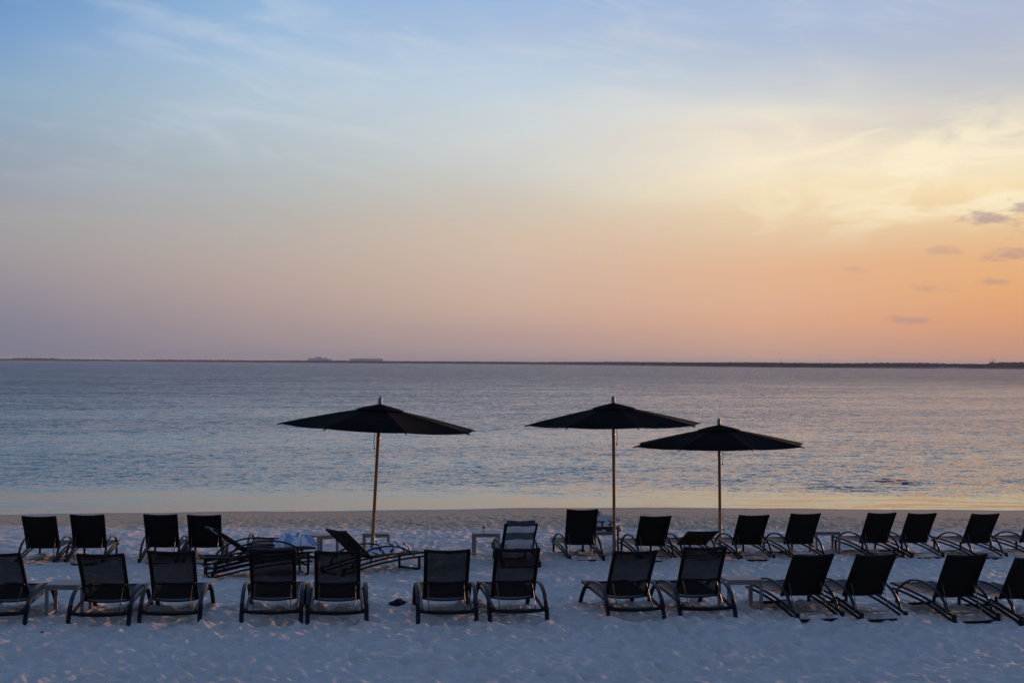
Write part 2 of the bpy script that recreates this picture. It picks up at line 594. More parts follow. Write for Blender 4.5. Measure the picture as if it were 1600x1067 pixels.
# ------------------------------------------------------------------ sand
def hash2(ix, iy, seed):
    h = (ix.astype(np.int64) * 374761393 + iy.astype(np.int64) * 668265263 + seed * 974634777) & 0x7fffffff
    h = ((h ^ (h >> 13)) * 1274126177) & 0x7fffffff
    return ((h ^ (h >> 16)) & 0xffff) / 65535.0


def vnoise(x, y, seed):
    ix, iy = np.floor(x), np.floor(y)
    fx, fy = x - ix, y - iy
    fx = fx * fx * fx * (fx * (fx * 6 - 15) + 10)
    fy = fy * fy * fy * (fy * (fy * 6 - 15) + 10)
    a = hash2(ix, iy, seed)
    b = hash2(ix + 1, iy, seed)
    c = hash2(ix, iy + 1, seed)
    d = hash2(ix + 1, iy + 1, seed)
    return (a * (1 - fx) + b * fx) * (1 - fy) + (c * (1 - fx) + d * fx) * fy - 0.5


WATER_Z = -0.88
BEACH_K = 0.0435
BEACH_Y = 17.5


def waterline(X):
    return np.interp(X, [-60, -13, -8.9, -6.1, 0, 6, 9.7, 13.8, 60], [35.2, 35.7, 36.3, 36.8, 38.0, 38.4, 38.3, 38.1, 37.5]) \
        + 0.10 * np.sin(X * 0.55) + 0.06 * np.sin(X * 1.7 + 1)


def profile(Y):
    w = 1.2
    d = Y - BEACH_Y
    return -BEACH_K * 0.5 * (d + np.sqrt(d * d + w * w))


def sand_base(X, Y):
    wl = waterline(X)
    t = np.clip((Y - 27.0) / (wl - 27.0), 0, 1)
    t = t * t * (3 - 2 * t)
    z = profile(Y) + (WATER_Z - profile(wl)) * t
    z = np.where(Y > wl, WATER_Z - 0.06 * (Y - wl), z)
    return np.maximum(z, -6.0)


rng = np.random.default_rng(5)
xf = np.concatenate([np.arange(-14.6, -8.0, 0.065), np.arange(-8.0, 8.0, 0.027), np.arange(8.0, 14.601, 0.065)])
xs = np.concatenate([[-900, -400, -200, -110, -65, -40, -28, -21, -17.5, -15.6], xf, [15.6, 17.5, 21, 28, 40, 65, 110, 200, 400, 900]])
yf = np.concatenate([np.arange(9.0, 12.6, 0.09), np.arange(12.6, 20.0, 0.027), np.arange(20.0, 27.0, 0.05), np.arange(27.0, 39.6, 0.09)])
ys = np.concatenate([[-500, -200, -90, -45, -22, -10, -3, 2, 5, 7, 8.2], yf, [40.5, 42, 45, 50, 60, 80, 120, 200]])
GX, GY = np.meshgrid(xs, ys)
GZ = sand_base(GX, GY)
near = np.clip((16.6 - np.abs(GX)) / 2.0, 0, 1) * np.clip((GY - 7.0) / 1.5, 0, 1)
dry = np.clip((waterline(GX) - 0.4 - GY) / 6.0, 0.07, 1)
rough = 0.030 * vnoise(GX / 1.9, GY / 1.9, 1) + 0.026 * vnoise(GX / 0.55, GY / 0.5, 2) + 0.030 * vnoise(GX / 0.24, GY / 0.22, 3) \
    + 0.026 * vnoise(GX / 0.135, GY / 0.12, 4) + 0.013 * vnoise(GX / 0.07, GY / 0.07, 6)
dent = np.zeros_like(GZ)
NF = 23000
fys = 11.5 + (35 - 11.5) * rng.uniform(0, 1, NF) ** 1.2
fxs = rng.uniform(-1, 1, NF) * (2.0 + 0.36 * fys)
fang = rng.uniform(0, math.pi, NF)
for k in range(NF):
    ra = rng.uniform(0.04, 0.11)
    rb = ra * rng.uniform(0.45, 0.9)
    rw = ra * 2.2
    i0, i1 = np.searchsorted(ys, (fys[k] - rw, fys[k] + rw))
    j0, j1 = np.searchsorted(xs, (fxs[k] - rw, fxs[k] + rw))
    X = GX[i0:i1, j0:j1] - fxs[k]
    Y = GY[i0:i1, j0:j1] - fys[k]
    ca_, sa_ = math.cos(fang[k]), math.sin(fang[k])
    a = (X * ca_ + Y * sa_) / ra
    b = (-X * sa_ + Y * ca_) / rb
    r2 = a * a + b * b
    dep = ra * rng.uniform(0.12, 0.34)
    dent[i0:i1, j0:j1] += dep * (-np.exp(-r2 * 1.1) + 0.45 * np.exp(-(np.sqrt(r2) - 1.45) ** 2 * 4.0))
heap = np.zeros_like(GZ)
for fx_, fy_ in FEET:
    i0, i1 = np.searchsorted(ys, (fy_ - 0.3, fy_ + 0.3))
    j0, j1 = np.searchsorted(xs, (fx_ - 0.3, fx_ + 0.3))
    r_ = np.hypot((GX[i0:i1, j0:j1] - fx_) / 1.2, GY[i0:i1, j0:j1] - fy_)
    heap[i0:i1, j0:j1] = np.maximum(heap[i0:i1, j0:j1], 0.034 * np.exp(-((r_ - 0.045) / 0.055) ** 2))
GZ = GZ + near * dry * (rough + 1.0 * np.clip(dent, -0.07, 0.045)) + heap


def sand_height(x, y):
    j = min(max(int(np.searchsorted(xs, x)), 1), len(xs) - 1)
    i = min(max(int(np.searchsorted(ys, y)), 1), len(ys) - 1)
    return float(GZ[i - 1:i + 1, j - 1:j + 1].mean())


def ground(x, y):
    b = float(sand_base(np.array([x]), np.array([y]))[0])
    return b + 0.4 * (sand_height(x, y) - b)


def lay(root, yaw):
    """tilt a thing with the slope of the beach it stands on"""
    x, y = root.location.x, root.location.y
    k = (float(profile(y + 0.7)) - float(profile(y - 0.1))) / 0.8
    root.rotation_euler = (math.atan(k * math.cos(R(yaw))), -math.atan(k * math.sin(R(yaw))), R(yaw))


def grid_mesh(name, GX, GY, GZ, mat):
    ny, nx = GX.shape
    me = bpy.data.meshes.new(name)
    co = np.stack([GX, GY, GZ], -1).reshape(-1, 3).astype(np.float32)
    idx = np.arange(ny * nx).reshape(ny, nx)
    q = np.stack([idx[:-1, :-1], idx[:-1, 1:], idx[1:, 1:], idx[1:, :-1]], -1).reshape(-1, 4)
    me.vertices.add(len(co))
    me.vertices.foreach_set("co", co.ravel())
    me.loops.add(q.size)
    me.loops.foreach_set("vertex_index", q.ravel().astype(np.int32))
    me.polygons.add(len(q))
    me.polygons.foreach_set("loop_start", np.arange(0, q.size, 4, dtype=np.int32))
    me.polygons.foreach_set("use_smooth", np.ones(len(q), dtype=bool))
    me.materials.append(mat)
    me.update(calc_edges=True)
    return me


def sand_material():
    m, t, b = material('coral_sand')
    pos = t.new('ShaderNodeNewGeometry').outputs['Position']
    x, y, z = t.sep(pos)
    flat = t.comb(x, y, 0.0)
    n1 = t.noise(flat, 0.9, 4.0, 0.6)
    n2 = t.noise(flat, 14.0, 4.0, 0.65)
    n3 = t.noise(flat, 60.0, 3.0, 0.75)
    dryc = t.mix(n1, (0.60, 0.54, 0.455, 1), (0.73, 0.66, 0.565, 1))
    dryc = t.mix(t.maprange(n2, 0.35, 0.75, 0.0, 0.35), dryc, (0.53, 0.455, 0.37, 1))
    dryc = t.mix(t.maprange(n3, 0.58, 0.72, 0.0, 0.5), dryc, (0.30, 0.24, 0.18, 1))
    dryc = t.mix(t.maprange(n3, 0.42, 0.30, 0.0, 0.5), dryc, (0.86, 0.82, 0.74, 1))
    # coarser shell and weed sand along the water, still damp
    coarse = t.mix(t.maprange(n2, 0.3, 0.7), (0.27, 0.19, 0.115, 1), (0.76, 0.58, 0.38, 1))
    edge = t.math('ADD', y, t.math('ADD', t.math('MULTIPLY', t.math('SUBTRACT', n1, 0.5), 2.2),
                                   t.math('MULTIPLY', t.math('SUBTRACT', n2, 0.5), 2.6)))
    f = t.maprange(edge, 29.6, 31.6, 0.0, 1.0, True)
    col = t.mix(f, dryc, coarse)
    wet = t.maprange(z, WATER_Z + 0.01, WATER_Z + 0.035, 1.0, 0.0, True)
    col = t.mix(t.math('MULTIPLY', wet, 0.45), col, (0.12, 0.09, 0.06, 1))
    t.put(b.inputs['Base Color'], col)
    t.put(b.inputs['Roughness'], t.maprange(wet, 0.0, 1.0, 0.95, 0.45))
    b.inputs['Specular IOR Level'].default_value = 0.2
    bn = t.new('ShaderNodeBump')
    bn.inputs['Strength'].default_value = 0.6
    bn.inputs['Distance'].default_value = 0.02
    t.put(bn.inputs['Height'], t.math('ADD', t.math('MULTIPLY', n2, 0.9), t.math('MULTIPLY', n3, 0.5)))
    t.put(b.inputs['Normal'], bn.outputs[0])
    return m


M['sand'] = sand_material()
sand = link('sand_beach', grid_mesh('sand_beach', GX, GY, GZ, M['sand']))
tag(sand, kind='structure')


# ------------------------------------------------------------------ sea
def water_material():
    m, t, b = material('sea_water')
    pos = t.new('ShaderNodeNewGeometry').outputs['Position']
    x, y, z = t.sep(pos)
    # open-water chop grows away from the shore, with calmer slicks drawn along the wind
    sl = t.noise(t.comb(t.math('MULTIPLY', x, 0.018), t.math('MULTIPLY', t.math('ADD', y, t.math('MULTIPLY', x, -0.25)), 0.075), 0.0), 1.0, 3.0, 0.55, 0.4)
    slick = t.maprange(sl, 0.36, 0.60, 0.62, 1.04, True)
    edge = t.math('ADD', y, t.math('MULTIPLY', t.math('SUBTRACT', t.noise(t.comb(t.math('MULTIPLY', x, 0.25), t.math('MULTIPLY', y, 0.6), 4.0), 1.0, 4.0, 0.6), 0.5), 9.0))
    grow = t.maprange(edge, 40.0, 48.0, 0.05, 0.68, True)
    grow2 = t.math('ADD', t.maprange(y, 48.0, 110.0, 0.0, 0.45), t.maprange(y, 110.0, 420.0, 0.0, 1.6))
    # the breeze freshens towards the left, evening out over open water
    wf = t.math('SUBTRACT', t.maprange(x, -60.0, 60.0, 1.42, 0.72), 1.0)
    windy = t.math('ADD', t.math('MULTIPLY', wf, t.maprange(y, 100.0, 380.0, 1.0, 0.0, True)), 1.0)
    amp = t.math('MULTIPLY', t.math('MULTIPLY', t.math('ADD', grow, grow2), slick), windy)
    # one catspaw of short steep ripples near the right-hand shallows
    px_ = t.math('DIVIDE', t.math('SUBTRACT', x, 12.78), 0.9)
    py_ = t.math('DIVIDE', t.math('SUBTRACT', y, 47.3), 1.6)
    d1 = t.math('SQRT', t.math('ADD', t.math('MULTIPLY', px_, px_), t.math('MULTIPLY', py_, py_)))
    qx_ = t.math('DIVIDE', t.math('SUBTRACT', x, 10.6), 2.1)
    qy_ = t.math('DIVIDE', t.math('SUBTRACT', y, 44.5), 1.4)
    d2 = t.math('SQRT', t.math('ADD', t.math('MULTIPLY', qx_, qx_), t.math('MULTIPLY', qy_, qy_)))
    paw = t.math('ADD', t.maprange(d1, 1.15, 0.3, 0.0, 1.0, True), t.math('MULTIPLY', t.maprange(d2, 1.2, 0.2, 0.0, 1.0, True), 0.45))

    def slope(kx, ky, seed, detail):
        v = t.comb(t.math('MULTIPLY', x, kx), t.math('MULTIPLY', y, ky), seed)
        return t.vmath('SUBTRACT', t.noise(v, 1.0, detail, 0.55, 0.25, True), (0.5, 0.5, 0.5))
    s0 = t.scale(slope(0.16, 0.34, 2.0, 2.0), 0.20)
    s1 = t.scale(slope(0.75, 1.7, 0.0, 2.0), 0.50)
    s2 = t.scale(slope(2.2, 4.2, 5.0, 2.0), 0.95)
    s3 = t.scale(slope(7.0, 11.0, 9.0, 1.0), 0.95)
    s = t.vmath('ADD', t.vmath('ADD', t.vmath('ADD', s0, s1), s2), s3)
    s = t.scale(s, t.math('ADD', amp, t.math('MULTIPLY', paw, 0.5)))
    sx, sy, sz = t.sep(s)
    # wavelets lean towards the beach they run up on
    patch = t.maprange(t.noise(t.comb(t.math('MULTIPLY', x, 2.6), t.math('MULTIPLY', y, 2.2), 12.0), 1.0, 2.0, 0.6), 0.40, 0.58, 0.0, 0.42, True)
    lean = t.math('ADD', t.math('MULTIPLY', t.math('MULTIPLY', amp, windy), t.maprange(y, 60.0, 300.0, 0.08, 0.115)), t.math('MULTIPLY', paw, patch))
    # low swash lines close to the beach
    ln_ = t.noise(t.comb(t.math('MULTIPLY', x, 0.22), t.math('MULTIPLY', y, 0.9), 7.0), 1.0, 2.0, 0.5)
    lines = t.math('SINE', t.math('MULTIPLY', t.math('ADD', y, t.math('MULTIPLY', ln_, 5.0)), 3.1))
    lines = t.math('MULTIPLY', lines, t.maprange(y, 37.0, 45.0, 0.03, 0.0))
    sy = t.math('ADD', sy, lines)
    nrm = t.vmath('NORMALIZE', t.comb(t.math('MULTIPLY', sx, 0.8), t.math('SUBTRACT', sy, lean), 1.0))
    t.put(b.inputs['Normal'], nrm)
    shallow = t.mix(t.maprange(y, 36.0, 50.0), (0.055, 0.065, 0.05, 1), (0.085, 0.19, 0.155, 1))
    deep = t.mix(t.maprange(y, 60.0, 170.0), shallow, (0.028, 0.110, 0.115, 1))
    deep = t.mix(t.maprange(y, 150.0, 900.0), deep, (0.020, 0.095, 0.150, 1))
    deep = t.mix(t.math('MULTIPLY', paw, 0.8, clamp=True), deep, (0.010, 0.014, 0.03, 1))  # dark sky reflected by the steep ripples, also painted into the base colour
    t.put(b.inputs['Base Color'], deep)
    t.put(b.inputs['Roughness'], t.maprange(y, 36.0, 400.0, 0.05, 0.12))
    b.inputs['IOR'].default_value = 1.33
    b.inputs['Specular IOR Level'].default_value = 0.5
    return m


M['water'] = water_material()
wx = np.array([-40000, -8000, -1500, -300, -60, -20, 0, 20, 60, 300, 1500, 8000, 40000.0])
wy = np.array([30, 34, 40, 50, 80, 140, 300, 900, 3000, 10000, 60000.0])
WX, WY = np.meshgrid(wx, wy)
sea = link('sea_water', grid_mesh('sea_water', WX, WY, np.full_like(WX, WATER_Z), M['water']))
tag(sea, kind='structure')


# ------------------------------------------------------------------ far shore
CAM_H = 3.0


def far(px_x, dist):
    return ((px_x - 800.0) * dist / 2222.0, dist)


coast = [(-1600, 4700), (-500, 4300), (-100, 4200), (120, 4080), (300, 3780), (420, 3540), (520, 3360), (640, 3260), (780, 3120), (900, 2700), (1000, 2280),
         (1100, 1900), (1200, 1680), (1330, 1645), (1450, 1655), (1600, 1620), (1800, 1585), (2200, 1560), (3400, 1600)]


def coast_dist(p):
    return float(np.interp(p, [c[0] for c in coast], [c[1] for c in coast]))


M['foliage'] = simple('mangrove_leaf', (0.075, 0.080, 0.070), 0.8, 0.45, 0.15, 0.2)
M['pale_sand'] = simple('far_sand', (0.30, 0.30, 0.31), 0.9, 0.1, 0.02, 0.1)
M['pale_wall'] = simple('pale_render', (0.55, 0.56, 0.60), 0.8, 0.1, 0.05, 0.2)
M['roof_grey'] = simple('roof_grey', (0.5, 0.5, 0.54), 0.8, 0.15, 0.05, 0.2)
M['far_steel'] = simple('far_steel', (0.15, 0.14, 0.15), 0.6, 0.1, 0.2, 0.3)

mb = MB()
g = []
for p in range(-1600, 3401, 10):
    d = coast_dist(p)
    row = []
    for off, z in ((-14, -2.0), (-2, -0.75), (10, -0.1), (60, 0.3), (900, 0.6)):
        x0, y0 = far(p, d + off)
        row.append((x0, y0, z))
    g.append(row)
vs = [q for r_ in g for q in r_]
fs = [(i * 5 + j, (i + 1) * 5 + j, (i + 1) * 5 + j + 1, i * 5 + j + 1) for i in range(len(g) - 1) for j in range(4)]
mb.add(vs, fs)
tag(mb.build('far_shore', M['pale_sand']), kind='structure')

rnd = random.Random(11)
ico_v = []
ph = (1 + 5 ** 0.5) / 2
for a, b in ((-1, ph), (1, ph), (-1, -ph), (1, -ph)):
    ico_v.append((a, b, 0))
for a, b in ((-1, ph), (1, ph), (-1, -ph), (1, -ph)):
    ico_v.append((0, a, b))
for a, b in ((ph, -1), (ph, 1), (-ph, -1), (-ph, 1)):
    ico_v.append((a, 0, b))
ico_v = [Vector(v).normalized() for v in ico_v]
ico_f = [(0, 11, 5), (0, 5, 1), (0, 1, 7), (0, 7, 10), (0, 10, 11), (1, 5, 9), (5, 11, 4), (11, 10, 2), (10, 7, 6), (7, 1, 8),
         (3, 9, 4), (3, 4, 2), (3, 2, 6), (3, 6, 8), (3, 8, 9), (4, 9, 5), (2, 4, 11), (6, 2, 10), (8, 6, 7), (9, 8, 1)]
trees = MB()
p = -1590.0
while p < 3390:
    d0 = coast_dist(p)
    rows = 3 if p > 380 else 2
    for k in range(rows):
        d = d0 + rnd.uniform(-3, 3) + k * 8
        x0, y0 = far(p + rnd.uniform(-1.5, 1.5), d)
        # bare beach gaps on the far left and by the sandy bit near the right end
        if 160 < p < 225 or 290 < p < 305:
            if k == 0:
                continue
        if 1462 < p < 1512 and k < 2:
            continue
        big = 0.95 + 0.10 * math.sin(p * 0.021) * math.sin(p * 0.0073 + 1)
        hgt = rnd.uniform(4.5, 5.6) * big
        if p > 1545:
            hgt *= rnd.uniform(1.0, 1.45)
        if p < 380:
            hgt *= rnd.uniform(0.85, 1.25)
            if 20 < p < 85:
                hgt += 2.2
        w_ = rnd.uniform(2.6, 4.6)
        for q in range(3):
            c = Vector((x0 + rnd.uniform(-2, 2), y0 + rnd.uniform(-1.5, 1.5), -0.1 + hgt * (0.30 + 0.22 * q)))
            rad = Vector((w_ * rnd.uniform(0.7, 1.1), w_ * 0.8, hgt * rnd.uniform(0.20, 0.30)))
            trees.add([c + Vector((v.x * rad.x, v.y * rad.y, v.z * rad.z)) * rnd.uniform(0.75, 1.2) for v in ico_v], ico_f)
    p += 1.6 * 2222 / d0 if d0 < 2000 else 2.0
o = trees.build('mangrove_wood', M['foliage'])
tag(o, 'low dark strip of mangrove trees along the far shore on the horizon', 'trees', kind='stuff')

# hotel blocks beyond the trees
hx, hy = far(498, 3660)
h = empty('hotel_block', (hx, hy, 0.2))
tag(h, 'pale stepped hotel block rising highest above the far shore', 'building')
for cx_, w_, hh, dep in ((-17, 19, 10.0, 16), (0, 17, 13.4, 18), (16, 17, 10.8, 16), (29, 11, 8.2, 14)):
    mb = MB().box((cx_, dep * 0.02, hh / 2), (w_, dep, hh), 0.3)
    mb.build('wing', M['pale_wall'], h)
    MB().box((cx_, 0, hh + 0.35), (w_ * 0.86, dep * 0.8, 0.7), 0.1).build('roof', M['roof_grey'], h)
hx, hy = far(573, 3600)
h = empty('long_building', (hx, hy, 0.2))
tag(h, 'long low white building behind the far trees, right of the stepped hotel', 'building')
for k in range(5):
    MB().box((-34 + k * 17, 0.05 * k, 4.8 + 0.15 * (k % 2)), (16.6, 14, 9.6 + 0.3 * (k % 2)), 0.2).build('wing', M['pale_wall'], h)
MB().box((0, 0, 10.3), (86, 15, 0.6), 0.1).build('roof', M['pale_wall'], h)
for i, (pxx, top, lab) in enumerate(((1221, 559.5, 'thin mast on the far shore, leftmost of the three masts'),
                                      (1282, 561.0, 'thin mast on the far shore, middle one of three masts'),
                                      (1372, 560.5, 'thin mast on the far shore, rightmost of the three masts'))):
    d = 1740.0
    x0, y0 = far(pxx, d)
    zt = CAM_H + (566.25 + (pxx - 800) * 0.00593 - top) * d / 2222
    m_ = empty('radio_mast', (x0, y0, 0.0))
    tag(m_, lab, 'mast', 'masts on the far shore')
    MB().tube([(0, 0, 0), (0, 0, zt * 0.6), (0, 0, zt)], [0.16, 0.13, 0.07], 6).build('mast_pole', M['far_steel'], m_)
    MB().box((0, 0, zt * 0.86), (0.9, 0.12, 0.12), 0.02).build('crossarm', M['far_steel'], m_)
d = 1690.0
x0, y0 = far(1551, d)
wh = empty('observation_wheel', (x0, y0, 0.0))
tag(wh, 'faint round wheel-like frame standing above the far trees at right', 'wheel')
rim = [(3.4 * math.cos(a), 0, 7.6 + 3.4 * math.sin(a)) for a in [2 * math.pi * k / 28 for k in range(29)]]
MB().tube(rim, 0.16, 5).build('rim', M['far_steel'], wh)
for k in range(6):
    a = math.pi * k / 6
    MB().tube([(-3.4 * math.cos(a), 0, 7.6 - 3.4 * math.sin(a)), (3.4 * math.cos(a), 0, 7.6 + 3.4 * math.sin(a))], 0.07, 5).build('spoke', M['far_steel'], wh)
for s in (-1, 1):
    MB().tube([(s * 1.8, 0.4, 0), (0, 0.3, 7.6)], 0.14, 5).build('leg', M['far_steel'], wh)


# ------------------------------------------------------------------ loungers
CACHE = {}


def cached(key, fn):
    if key not in CACHE:
        CACHE[key] = fn()
    return CACHE[key]


BACK_L = {'A': 0.70, 'B': 0.61}
HINGE_U, HINGE_Z = 0.50, 0.245


def bar(pts, w, t, side, mat, name):
    me = MB().sweep(pts, w, t, side).mesh(name, mat)
    shade(me, 40)
    return me


def bow(x0, x1, y, z, sag, n=8, axis='z'):
    out = []
    for k in range(n + 1):
        s = k / n
        b = 4 * s * (1 - s) * sag
        out.append((x0 + (x1 - x0) * s, y + (b if axis == 'y' else 0), z + (b if axis == 'z' else 0)))
    return out


def sling_sheet(x0, x1, rows, sag, thick, name, mat):
    """rows: list of (y, z, nx) of points along the length; sag pushed along normal (given as (ny,nz))"""
    g_ = []
    nj = 9
    for y, z, ny, nz in rows:
        r_ = []
        for j in range(nj):
            s = j / (nj - 1)
            b = 4 * s * (1 - s) * sag
            r_.append((x0 + (x1 - x0) * s, y - ny * b, z - nz * b))
        g_.append(r_)
    me = MB().sheet(g_, thick).mesh(name, mat)
    shade(me, 40)
    return me


def back_parts(root, kind, ang):
    """backrest hinged at the seat, its own sub-parts under it"""
    rail_x = 0.245
    mat_s = M['mesh_back'] if kind == 'A' else M['solid_back']
    L = BACK_L[kind]

    def frame():
        mb = MB()
        for s in (-1, 1):
            mb.sweep([(s * rail_x, 0.0, -0.02), (s * rail_x, 0.008, L * 0.5), (s * (rail_x + 0.004), 0, L)], 0.042, 0.030, (1, 0, 0))
        mb.sweep(bow(-rail_x - 0.02, rail_x + 0.02, 0.0, L - 0.004, -0.022), 0.032, 0.036, (0, 1, 0))
        me = mb.mesh('backrest', M['frame'])
        shade(me, 40)
        return me
    b = link('backrest', cached((kind, 'backframe'), frame), root)
    b.location = (0, HINGE_U, HINGE_Z)
    b.rotation_euler = (R(90 - ang), 0, 0)

    def sling():
        rows = []
        for k in range(9):
            s = k / 8
            rows.append((-0.004 + 0.018 * math.sin(math.pi * s), L * s * 0.975 + 0.012, 1, 0))
        return sling_sheet(-rail_x, rail_x, rows, 0.022, 0.004, 'backrest_sling', mat_s)
    link('backrest_sling', cached((kind, 'backsling'), sling), b)
    if kind == 'A':
        link('crossbar', cached((kind, 'cb1'), lambda: bar(bow(-rail_x, rail_x, -0.03, 0.255, -0.018), 0.022, 0.022, (0, 1, 0), M['frame'], 'crossbar')), b)
        link('crossbar', cached((kind, 'cb2'), lambda: bar(bow(-rail_x, rail_x, -0.025, 0.0, -0.028), 0.022, 0.016, (0, 1, 0), M['frame'], 'crossbar')), b)
    else:
        link('crossbar', cached((kind, 'cb3'), lambda: bar(bow(-rail_x, rail_x, -0.012, 0.005, -0.01), 0.022, 0.022, (0, 1, 0), M['frame'], 'crossbar')), b)

    # wire prop: two thin rods from the backrest down to a low cross rod
    ca_, sa_ = math.cos(R(ang)), math.sin(R(ang))
    s0 = L * 0.33
    top = (HINGE_U - ca_ * s0, HINGE_Z + sa_ * s0 - 0.012)
    low = (0.10, 0.155) if kind == 'A' else (0.24, 0.075)

    def prop():
        mb = MB()
        xx = 0.21
        mb.tube([(-xx, top[0], top[1]), (-xx, low[0], low[1]), (0, low[0], low[1] - 0.004), (xx, low[0], low[1]), (xx, top[0], top[1])], 0.0065, 6)
        return mb.mesh('prop_rod', M['wire'])
    if ang > 20:
        link('prop_rod', cached((kind, 'prop', ang), prop), root)
    return b


def lounger_a(loc, yaw, ang, label, group, lift=0.0):
    root = empty('mesh_lounger', (loc[0], loc[1], ground(*loc) + lift), R(yaw))
    lay(root, yaw)
    tag(root, label, 'lounger', group)
    ax = 0.335
    arch_rear = [(0.0, -0.04), (0.05, 0.10), (0.13, 0.225)]
    arch_top = [(0.13, 0.225), (0.22, 0.305), (0.36, 0.36), (0.55, 0.385), (0.78, 0.372), (1.0, 0.33), (1.18, 0.25)]
    arch_front = [(1.18, 0.25), (1.33, 0.135), (1.48, -0.04)]
    for s in (-1, 1):
        def P(pts, dx=0.0):
            return spline([(s * ax + s * dx, u, z) for u, z in pts], 4)
        link('arm', cached(('A', 'arm', s), lambda: bar(P(arch_top), 0.048, 0.022, (1, 0, 0), M['arm'], 'arm')), root)
        link('leg', cached(('A', 'rleg', s), lambda: bar(P(arch_rear), 0.052, 0.030, (1, 0, 0), M['leg'], 'leg')), root)
        link('leg', cached(('A', 'fleg', s), lambda: bar(P(arch_front), 0.050, 0.030, (1, 0, 0), M['leg'], 'leg')), root)
        link('side_rail', cached(('A', 'rail', s), lambda: bar(
            spline([(s * 0.287, 0.03, 0.165), (s * 0.287, 0.5, 0.215), (s * 0.287, 1.0, 0.245), (s * 0.287, 1.52, 0.265)], 4),
            0.032, 0.045, (1, 0, 0), M['arm_dark'], 'side_rail')), root)
        link('arm_bracket', cached(('A', 'brk', s), lambda: MB().box((s * 0.311, 1.17, 0.25), (0.03, 0.05, 0.03), 0.004).mesh('arm_bracket', M['frame'])), root)
    link('rear_crossbar', cached(('A', 'rc'), lambda: bar(bow(-0.325, 0.325, 0.045, 0.155, -0.022), 0.045, 0.036, (0, 1, 0), M['frame'], 'rear_crossbar')), root)
    link('foot_crossbar', cached(('A', 'fc'), lambda: bar(bow(-0.30, 0.30, 1.52, 0.262, -0.012), 0.036, 0.036, (0, 1, 0), M['frame'], 'foot_crossbar')), root)

    def seat():
        rows = []
        for k in range(11):
            s = k / 10
            rows.append((0.46 + 1.04 * s, 0.238 + 0.035 * s - 0.012 * math.sin(math.pi * s), 0, 1))
        return sling_sheet(-0.272, 0.272, rows, 0.024, 0.005, 'seat_sling', M['mesh_seat'])
    link('seat_sling', cached(('A', 'seat'), seat), root)
    back_parts(root, 'A', ang)
    return root


def lounger_b(loc, yaw, ang, label, group, lift=0.0):
    root = empty('sled_lounger', (loc[0], loc[1], ground(*loc) + lift), R(yaw))
    lay(root, yaw)
    tag(root, label, 'lounger', group)
    rx = 0.288
    up = [(0.0, 0.075), (0.25, 0.125), (0.5, 0.175), (0.8, 0.218), (1.15, 0.25), (1.5, 0.265)]
    lo = [(0.0, 0.012), (0.25, 0.066), (0.5, 0.117), (0.8, 0.16), (1.15, 0.192), (1.46, 0.207)]
    arch = [(0.13, 0.10), (0.19, 0.20), (0.31, 0.295), (0.5, 0.365), (0.74, 0.395), (0.98, 0.37), (1.14, 0.315), (1.28, 0.235)]
    for s in (-1, 1):
        def P(pts, xx):
            return spline([(s * xx, u, z) for u, z in pts], 4)
        link('arm', cached(('B', 'arm', s), lambda: bar(P(arch, 0.296), 0.036, 0.026, (1, 0, 0), M['arm_dark'], 'arm')), root)
        link('side_rail', cached(('B', 'up', s), lambda: bar(P(up, rx), 0.032, 0.026, (1, 0, 0), M['frame'], 'side_rail')), root)
        link('side_rail', cached(('B', 'lo', s), lambda: bar(P(lo, rx), 0.032, 0.026, (1, 0, 0), M['frame'], 'side_rail')), root)
        link('rear_foot', cached(('B', 'foot', s), lambda: MB().box((s * rx, 0.0, 0.038), (0.045, 0.05, 0.125), 0.006).mesh('rear_foot', M['leg'])), root)
        link('leg', cached(('B', 'leg', s), lambda: MB().box((s * 0.262, 1.40, 0.09), (0.034, 0.034, 0.25), 0.005).mesh('leg', M['frame'])), root)
    link('rear_crossbar', cached(('B', 'rc'), lambda: bar(bow(-0.27, 0.27, -0.005, 0.012, -0.02, 8, 'y'), 0.04, 0.030, (0, 1, 0), M['frame'], 'rear_crossbar')), root)
    link('front_crossbar', cached(('B', 'fg'), lambda: bar(bow(-0.25, 0.25, 1.40, 0.018, -0.008), 0.034, 0.034, (0, 1, 0), M['frame'], 'front_crossbar')), root)
    link('foot_crossbar', cached(('B', 'fc'), lambda: bar(bow(-0.275, 0.275, 1.495, 0.262, -0.010), 0.032, 0.034, (0, 1, 0), M['frame'], 'foot_crossbar')), root)

    def seat():
        rows = []
        for k in range(11):
            s = k / 10
            rows.append((0.46 + 1.03 * s, 0.25 + 0.03 * s - 0.010 * math.sin(math.pi * s), 0, 1))
        return sling_sheet(-0.274, 0.274, rows, 0.022, 0.005, 'seat_sling', M['seat_taupe'])
    link('seat_sling', cached(('B', 'seat'), seat), root)
    back_parts(root, 'B', ang)
    return root


for X, Y, yaw, ang, lab in A_SPOTS:
    jit = random.Random(lab)
    lounger_a((X, Y), yaw + jit.uniform(-1.2, 1.2), ang + jit.choice((-3, -2, 0, 1, 2)), lab, GA)

for X, Y, yaw, ang, lab in B_SPOTS:
    jit = random.Random(lab)
    lounger_b((X, Y), yaw + jit.uniform(-1.2, 1.2), ang + jit.choice((-3, -1, 0, 1, 2)), lab, GB)

C6 = lounger_b((-4.38, 20.70), -68, 4, 'black lounger turned sideways to the right, lowest of the stacked pair', GB)
C6T = lounger_b((-4.37, 20.72), -64, 33, 'black lounger stacked on another turned sideways, carrying the blue towel heap', GB, 0.125)
C7 = lounger_b((-2.65, 21.24), -50, 41, 'black lounger turned sideways with its back raised beside the left umbrella pole', GB)
C8 = lounger_b((0.17, 22.40), 8, 45, 'black lounger whose back is hung with a striped towel', GB)


